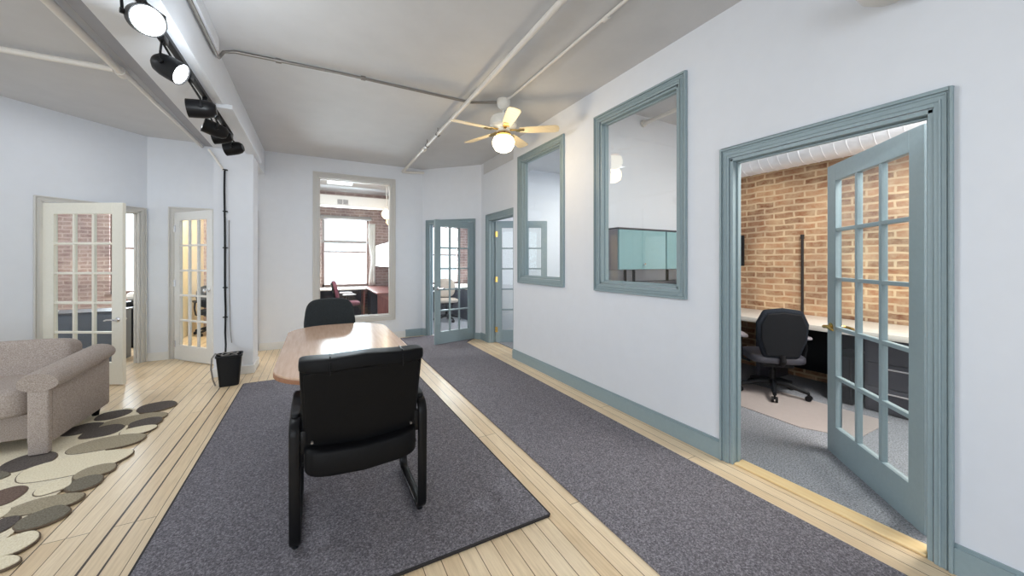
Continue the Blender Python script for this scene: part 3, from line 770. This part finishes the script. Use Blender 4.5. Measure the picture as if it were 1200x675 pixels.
def hang_lamp(loc3, label, ztop, glow='lampglow', st_=1):
    r = empty('globe_lamp', loc3, 0, label, 'lamp')
    MB().lathe([(0, -.11), (.06, -.10), (.10, -.05), (.115, 0), (.10, .05), (.06, .085), (.05, .09)], n=24).build('globe', M[glow], r, smooth=True)
    MB().lathe([(.052, .088), (.055, .12), (.03, .14), (.012, .15), (.012, ztop-loc3[2]-.02), (.05, ztop-loc3[2]-.015), (.05, ztop-loc3[2])], n=16).build('stem', M['whitemetal'], r, smooth=True)
    return r
hang_lamp((1.385, 8.5, 2.42), 'warm globe lamp seen at the top right of the tall interior window', H)
# corner room desk, seen through the corner door
cd = empty('corner_room_desk', (0, 0, 0), 0, 'pale topped desk under the window seen through the corner french door', 'desk')
MB().box((1.9, 9.05, .715), (4.2, 9.70, .745), bev=.004).build('desktop', M['worktop'], cd)
MB().box((1.92, 9.62, .0105), (4.18, 9.65, .714)).build('modesty_panel', M['darkgrey'], cd)
for x in (1.93, 4.16): MB().box((x-.015, 9.1, .0105), (x+.015, 9.68, .714)).build('end_panel', M['darkgrey'], cd)
sdk = empty('side_desk', (0, 0, 0), 0, 'dark sided desk with a pale top right of the beige chair', 'desk')
MB().box((3.05, 7.6, .715), (3.75, 9.0, .742), bev=.004).build('desktop', M['worktop'], sdk)
MB().box((3.07, 7.63, .0105), (3.10, 8.97, .714)).build('side_panel', M['bluegrey'], sdk)
MB().box((3.11, 7.63, .0105), (3.73, 7.66, .714)).build('end_panel', M['bluegrey'], sdk)
# room behind the white door
dc = empty('low_cabinet', (0, 0, 0), 0, 'slate grey low cabinet seen through the panes of the white french door', 'cabinet')
MB().box((-3.75, 6.75, 0), (-2.34, 7.2, .68)).build('body', M['bluegrey'], dc, bevel=.005)
MB().box((-3.77, 6.73, .681), (-2.32, 7.22, .705)).build('top', M['darkgrey'], dc, bevel=.004)
for k in range(2):
    d = MB().box((-3.74+k*.70, 6.732, .03), (-3.05+k*.70, 6.749, .66)).build('door', M['bluegrey'], dc, bevel=.003)
    MB().cyl((-3.10+k*.12, 6.725, .45), (-3.10+k*.12, 6.725, .57), .006, n=8).build('handle', M['chrome'], d)
pp = MB()
pp.prism([(-3.22, 6.85), (-3.0, 6.82), (-2.97, 7.02), (-3.19, 7.06)], .706, .722)
T(pp.build('paper_stack', M['white'], bevel=.002), 'stack of white paper on the slate low cabinet', 'paper')
bc = empty('dark_bookcase', (0, 0, 0), 0, 'dark cabinet standing below the window beyond the white french door', 'cabinet')
MB().box((-2.70, 7.90, .0), (-2.40, 8.3, .72)).build('body', M['blackplastic'], bc, bevel=.005)
MB().box((-2.71, 7.885, .10), (-2.39, 7.9, .70)).build('door', M['blackplastic'], bc, bevel=.003)
T(MB().lathe([(0, .722), (.07, .722), (.12, .75), (.14, .80), (.13, .84), (.09, .87), (0, .885)], X=Matrix.Translation((-2.545, 8.08, 0)), n=24).build('white_bowl', M['white'], smooth=True), 'white round lidded bowl on the dark cabinet beyond the white french door', 'bowl')

# ------------------------------------------------------------------ ceiling fan
fx, fy = 1.738, 3.434
fn = empty('ceiling_fan', (fx, fy, H), 0, 'cream five blade ceiling fan with a lit globe by the right wall', 'fan')
MB().lathe([(.0, 0), (.068, 0), (.07, -.03), (.06, -.07), (.03, -.10), (.016, -.105)], n=28).build('canopy', M['white'], fn, smooth=True)
MB().cyl((0, 0, -.10), (0, 0, -.20), .013, n=14).build('downrod', M['white'], fn, smooth=True)
MB().lathe([(.016, -.155), (.03, -.165), (.125, -.185), (.14, -.21), (.14, -.275), (.12, -.30), (.07, -.315), (.07, -.335), (.05, -.345)], n=32).build('motor_housing', M['white'], fn, smooth=True)
MB().lathe([(.05, -.345), (.075, -.355), (.08, -.375), (.06, -.385)], n=28).build('light_kit', M['brass'], fn, smooth=True)
MB().lathe([(.06, -.385), (.10, -.40), (.118, -.44), (.115, -.48), (.085, -.53), (.04, -.552), (0, -.557)], n=32).build('globe', M['globe'], fn, smooth=True)
for k in range(5):
    a = -TH + math.radians(-6 + 72*k)
    X = Matrix.Rotation(a, 4, 'Z')
    Xp = X @ Matrix.Translation((0, 0, -.325)) @ Matrix.Rotation(math.radians(-12), 4, 'X')
    pl = [(.17, -.045), (.30, -.058), (.54, -.066), (.575, -.05), (.585, 0), (.575, .05), (.54, .066), (.30, .058), (.17, .045)]
    bl = MB(Xp).prism(pl, -.003, .003).build('blade', M['fanblade'], fn, bevel=.002)
    MB(X).box((.06, -.014, -.330), (.14, .014, -.318)).box((.13, -.035, -.332), (.22, .035, -.3285), X @ Matrix.Translation((0, 0, 0))).build('blade_iron', M['brass'], bl, bevel=.002)
# ------------------------------------------------------------------ pipes and conduits
def pipe(name, pts, r, mat, label, fit=(), cat='pipe'):
    e = empty(name, (0, 0, 0), 0, label, cat)
    MB().tube(pts, r, 14).build('run', M[mat], e, smooth=True, angle=50)
    for (p, q, rr) in fit:
        MB().cyl(p, q, rr, n=16).build('coupling', M[mat], e, smooth=True)
    return e
pipe('sprinkler_pipe', [(1.365, -4.5, 3.0), (1.365, 2, 2.998), (1.365, 6.60, 2.965), (1.38, 6.655, 2.962), (1.42, 6.67, 2.962), (1.74, 6.655, 2.985)], .022, 'whitemetal',
     'long white pipe running under the ceiling to the back wall', [((1.365, 5.2, 2.97), (1.365, 5.28, 2.97), .033), ((1.365, 6.58, 2.966), (1.365, 6.64, 2.965), .034)])
spk = [o for o in bpy.data.objects if o.name == 'sprinkler_pipe'][0]
for i, y in enumerate((4.55, 5.05)):
    MB().cyl((1.365, y, 2.99), (1.365, y, H), .006, n=8).cyl((1.365, y-.012, 2.975), (1.365, y+.012, 2.975), .029, n=16).build('pipe_hanger', M['greymetal'], spk, smooth=True)
pipe('fan_conduit', [(1.775, -4.5, 3.042), (1.76, 3.30, 3.042), (1.745, 3.36, 3.042)], .012, 'whitemetal', 'thin straight white conduit running lengthwise along the ceiling to the fan', [((1.77, 1.9, 3.042), (1.77, 1.95, 3.042), .018)], 'conduit')
pipe('cross_conduit', [(-.682, -4.5, 2.95), (-.682, 3.55, 2.95), (-.675, 3.62, 2.96), (-.65, 3.645, 3.02), (-.58, 3.645, 3.042), (.2, 3.61, 3.042), (1.15, 3.62, 3.042), (1.45, 3.60, 3.035), (1.60, 3.50, 3.03), (1.672, 3.46, 3.03)], .013, 'greymetal',
     'grey conduit from the beam across the ceiling to the fan', [((-.30, 3.635, 3.042), (-.26, 3.633, 3.042), .02), ((.36, 3.61, 3.042), (.40, 3.61, 3.042), .02)], 'conduit')
struct(MB().box((-.70, -4.6, 2.965), (-.655, 3.52, 3.058)).build('trim_5', M['wall']), 'flat raceway along the upper right side of the beam')
pipe('beam_side_pipe', [(-1.50, -4.5, 3.005), (-1.50, 4.40, 3.005)], .030, 'whitemetal', 'thick white pipe left of the beam near the lights', [((-1.50, 4.38, 3.005), (-1.50, 4.46, 3.005), .04)])
pipe('beam_side_pipe_thin', [(-1.485, 4.46, 3.01), (-1.45, 6.72, 3.01)], .021, 'whitemetal', 'thinner white pipe continuing left of the beam to the back wall')
pipe('branch_pipe', [(-4.9, 4.38, 3.005), (-1.535, 4.38, 3.005)], .024, 'whitemetal', 'white branch pipe across the left ceiling towards the sofa side')

# ------------------------------------------------------------------ track lights
tr = MB().box((-.80, 1.5, 2.66), (-.765, 4.75, 2.69), bev=.003)
T(tr.build('light_track', M['blackmetal'], smooth=True), 'black light track under the white beam', 'track')
def spot(p, d, lit, label, L=.19, r=.066):
    p = Vector(p); d = Vector(d).normalized()
    c = p - d*L*.5                      # middle of the can
    e = empty('track_spotlight', (0, 0, 0), 0, label, 'spotlight', 'track spotlights on the beam')
    q = Vector((0, 0, 1)).rotation_difference(d).to_matrix().to_4x4()
    X = Matrix.Translation(p - d*L) @ q
    can = MB(X).lathe([(0, 0), (r*.55, .004), (r*.85, .025), (r*.98, .06), (r, .09), (r, L), (r*.93, L), (r*.90, L-.02)], n=28)
    can.build('can', M['blackmetal'], e, smooth=True)
    MB(X).lathe([(0, L-.014), (r*.9, L-.014), (r*.9, L-.008), (r*.5, L+.001), (0, L+.004)], n=28).build('lens', M['frost'] if lit else M['darklens'], e, smooth=True)
    top = Vector((-.782, c.y+.02, 2.66))
    s = d.cross(Vector((0, 0, 1))).normalized()
    y = MB()
    for k in (-1, 1):
        y.tube([c + s*k*(r+.006), c + s*k*(r+.008) + Vector((0, 0, .05)), top + s*k*.012 + Vector((0, 0, -.05)), top + Vector((0, 0, -.03))], .006, 8)
        y.cyl(c + s*k*(r-.002), c + s*k*(r+.014), .012, n=10)
    y.build('yoke', M['blackmetal'], e, smooth=True)
    MB().box(top + Vector((-.016, -.04, -.04)), top + Vector((.016, .04, 0)), bev=.004).build('track_adapter', M['blackmetal'], e, smooth=True)
    return e
LIGHTS = []
spots = [((-.665, 2.22, 2.435), (.42, -.80, -.42), True, 'glaring white lit spotlight at the near end of the track', .17, .064),
         ((-.690, 2.78, 2.44), (.86, -.18, -.48), True, 'second spotlight along the track, lit and turned right', .145, .064),
         ((-.79, 3.30, 2.42), (-.95, -.05, -.12), False, 'third spotlight along the track, unlit and turned left', .165, .062),
         ((-.79, 3.70, 2.44), (-.85, -.30, .25), False, 'fourth spotlight along the track, tilted up to the left', .165, .056),
         ((-.80, 4.07, 2.44), (-.95, .1, -.2), False, 'fifth spotlight along the track, partly hidden behind the fourth', .145, .052),
         ((-.775, 4.42, 2.44), (-.90, .2, -.20), False, 'last unlit spotlight of the track, closest to the pillar', .155, .062)]
for s in spots: spot(*s)

# ------------------------------------------------------------------ pillar cable and bin
cab = empty('pillar_cable', (0, 0, 0), 0, 'black cable strapped down the face of the pillar into the bin', 'cable')
MB().tube([(-.955, 5.408, 2.45), (-.957, 5.404, 2.2), (-.952, 5.403, 1.7), (-.951, 5.402, 1.1), (-.945, 5.402, .75), (-.945, 5.385, .52), (-.92, 5.27, .40), (-.90, 5.14, .335), (-.86, 5.06, .28)], .010, 8).build('cable_bundle', M['blackplastic'], cab, smooth=True)
MB().tube([(-.915, 5.41, 1.85), (-.912, 5.41, 1.0), (-.90, 5.40, .55), (-.88, 5.36, .40)], .004, 8).build('thin_cable', M['greymetal'], cab, smooth=True)
MB().tube([(-1.10, 5.40, 2.66), (-1.06, 5.405, 2.60), (-.962, 5.408, 2.43)], .013, 10).build('white_conduit', M['whitemetal'], cab, smooth=True)
for z in (2.44, 1.95, 1.52, 1.05, .7):
    MB().box((-.972, 5.390, z-.006), (-.925, 5.418, z+.006), bev=.003).build('cable_strap', M['blackmetal'], cab, smooth=True)
bn = empty('waste_bin', (-.845, 5.03, 0), .1, 'black tapered waste bin holding cables at foot of pillar', 'bin')
b = MB()
def rr(hw, hd, r=.03, n=5): return racetrack(-hw, hw, -hd, hd, r, 0, n)
def shell(b, secs):
    n = None; V = []; Fc = []
    for hw, hd, z in secs:
        p = rr(hw, hd); n = len(p); V += [(x, y, z) for x, y in p]
    for i in range(len(secs)-1):
        Fc += [(i*n+k, i*n+(k+1) % n, (i+1)*n+(k+1) % n, (i+1)*n+k) for k in range(n)]
    Fc += [tuple(range(n-1, -1, -1)), tuple(range((len(secs)-1)*n, len(secs)*n))]
    b.add(V, Fc)
shell(b, [(.086, .078, .001), (.112, .102, .315), (.12, .11, .32), (.12, .11, .336), (.108, .098, .336), (.084, .076, .02)])
b.build('bin_body', M['blackplastic'], bn, smooth=True)
b = MB()
for k in range(7):
    a = k*.9; b.tube([(.07*math.cos(a+t*.8)*(.6+.08*k), .06*math.sin(a+t*.8)*(.6+.08*k), .265+.012*k+.012*math.sin(t*2)) for t in range(8)], .007, 6)
b.build('coiled_cable', M['greymetal'], bn, smooth=True)
MB().tube([(-.085, .03, .33), (-.12, .0, .355), (-.15, -.02, .31), (-.155, -.03, .2), (-.14, -.03, .08), (-.12, -.02, .012)], .009, 8, flat=.6).build('looped_cable', M['greymetal'], bn, smooth=True)

# uplight bowl high on the right wall
wl = empty('wall_uplight', (2.45, .655, 2.66), 0, 'pale grey bowl fixture high on right wall, above the open office door', 'lamp')
MB().lathe([(0, -.115), (.05, -.11), (.10, -.075), (.13, -.02), (.135, .02), (.125, .02), (.11, -.03), (0, -.08)], X=Matrix.Translation((-.14, 0, 0)), n=28).build('bowl', M['greige'], wl, smooth=True)
MB().box((-.02, -.05, -.06), (-.001, .05, .06)).build('back_plate', M['greige'], wl)

# ------------------------------------------------------------------ light
w = bpy.data.worlds.new('daylight'); bpy.context.scene.world = w; w.use_nodes = True
bg = w.node_tree.nodes['Background']; bg.inputs[0].default_value = (.86, .93, 1, 1); bg.inputs[1].default_value = 1.9
def area(name, loc3, rot, sx, sy, power, col=(1, 1, 1)):
    l = bpy.data.lights.new(name, 'AREA'); l.shape = 'RECTANGLE'; l.size = sx; l.size_y = sy; l.energy = power; l.color = col
    o = bpy.data.objects.new(name, l); C.objects.link(o); o.location = loc3; o.rotation_euler = rot; return o
def point(name, loc3, power, col=(1, 1, 1), r=.1):
    l = bpy.data.lights.new(name, 'POINT'); l.energy = power; l.color = col; l.shadow_soft_size = r
    o = bpy.data.objects.new(name, l); C.objects.link(o); o.location = loc3; return o
# daylight from the street windows behind the camera and in the facade rooms
area('street_daylight', (-2.4, -4.9, 1.55), (PI/2, 0, 0), 4.8, 2.6, 90, (.84, .92, 1))
area('left_fill', (-4.95, 1.0, 1.6), (PI/2, 0, -PI/2), 5.0, 2.2, 18, (.84, .92, 1))  # light panel added before the windowless left wall
area('window_daylight', (.65, 10.3, 1.7), (-PI/2, 0, 0), 1.0, 1.6, 190, (.86, .93, 1))
area('window_daylight', (3.05, 10.3, 1.7), (-PI/2, 0, 0), 1.0, 1.6, 190, (.86, .93, 1))
area('window_daylight', (-2.97, 10.3, 1.7), (-PI/2, 0, 0), 1.0, 1.6, 190, (.86, .93, 1))
area('lounge_fill', (-3.1, 2.6, 3.0), (0, 0, 0), 1.6, 1.0, 32, (.88, .94, 1))  # unseen panel added to brighten the sofa, floor and left wall
area('hall_fill', (-1.9, 5.3, 3.0), (0, 0, 0), .8, .5, 6, (.9, .95, 1))  # added fill for the far left of the room
area('table_fill', (.45, 5.0, 3.04), (0, 0, 0), .5, .5, 9, (.9, .95, 1))  # added fill for the far end beyond the table
area('office_fill', (3.5, .3, 3.0), (0, 0, 0), 1.2, .6, 115, (1, .97, .92))  # unseen ceiling light, added to light the office
area('meeting_fill', (4.2, 4.3, 3.0), (0, 0, 0), 1.0, .6, 42, (1, .97, .92))  # added to light the room behind the small interior window
area('cream_room_lamp', (-1.5, 8.2, 3.0), (0, 0, 0), .8, .6, 55, (1, .93, .82))
area('desk_room_fill', (.5, 7.35, 3.0), (0, 0, 0), .8, .5, 42, (1, .96, .95))  # added out of view to lift the desk room
area('corner_room_fill', (3.4, 7.2, 3.0), (0, 0, 0), .8, .6, 60, (1, .97, .94))  # added fill for the room past the corner door
area('sofa_room_fill', (-3.6, 8.0, 3.0), (0, 0, 0), .8, .6, 45, (1, .96, .95))  # added to brighten the room behind the white door
point('fan_bulb', (fx, fy, H-.62), 12, (1, .74, .42), .1)
point('globe_bulb', (1.385, 8.5, 2.2), 6, (1, .8, .52), .08)
def spotl(p, d, power):
    l = bpy.data.lights.new('spot_bulb', 'SPOT'); l.energy = power; l.spot_size = math.radians(100); l.spot_blend = .6; l.shadow_soft_size = .05; l.color = (.92, .97, 1)
    o = bpy.data.objects.new('spot_bulb', l); C.objects.link(o); d = Vector(d).normalized()
    o.location = Vector(p) + d*.03; o.rotation_euler = d.to_track_quat('-Z', 'Y').to_euler()
for s in spots:
    if s[2]:
        spotl(s[0], s[1], 60)
        q = Vector(s[0]) + Vector(s[1]).normalized()*.15; point('spot_spill', q, 9, (.86, .94, 1), .05)

# ------------------------------------------------------------------ camera
cam = bpy.data.cameras.new('camera'); co = bpy.data.objects.new('camera', cam); C.objects.link(co)
co.location = (0, 0, CAMZ); co.rotation_euler = (PI/2, 0, -TH)
cam.sensor_width = 36; cam.sensor_fit = 'HORIZONTAL'; cam.lens = F/1200*36
cam.shift_y = -(337.5-307.2)/1200
cam.clip_start = .02
sc = bpy.context.scene; sc.camera = co
sc.view_settings.view_transform = 'Standard'; sc.view_settings.look = 'None'
sc.view_settings.gamma = 1; sc.view_settings.exposure = .09; sc.view_settings.use_curve_mapping = False
try:
    sc.cycles.use_denoising = True; sc.cycles.max_bounces = 10; sc.cycles.diffuse_bounces = 5; sc.cycles.transparent_max_bounces = 24
    sc.cycles.sample_clamp_indirect = 6
except Exception: pass
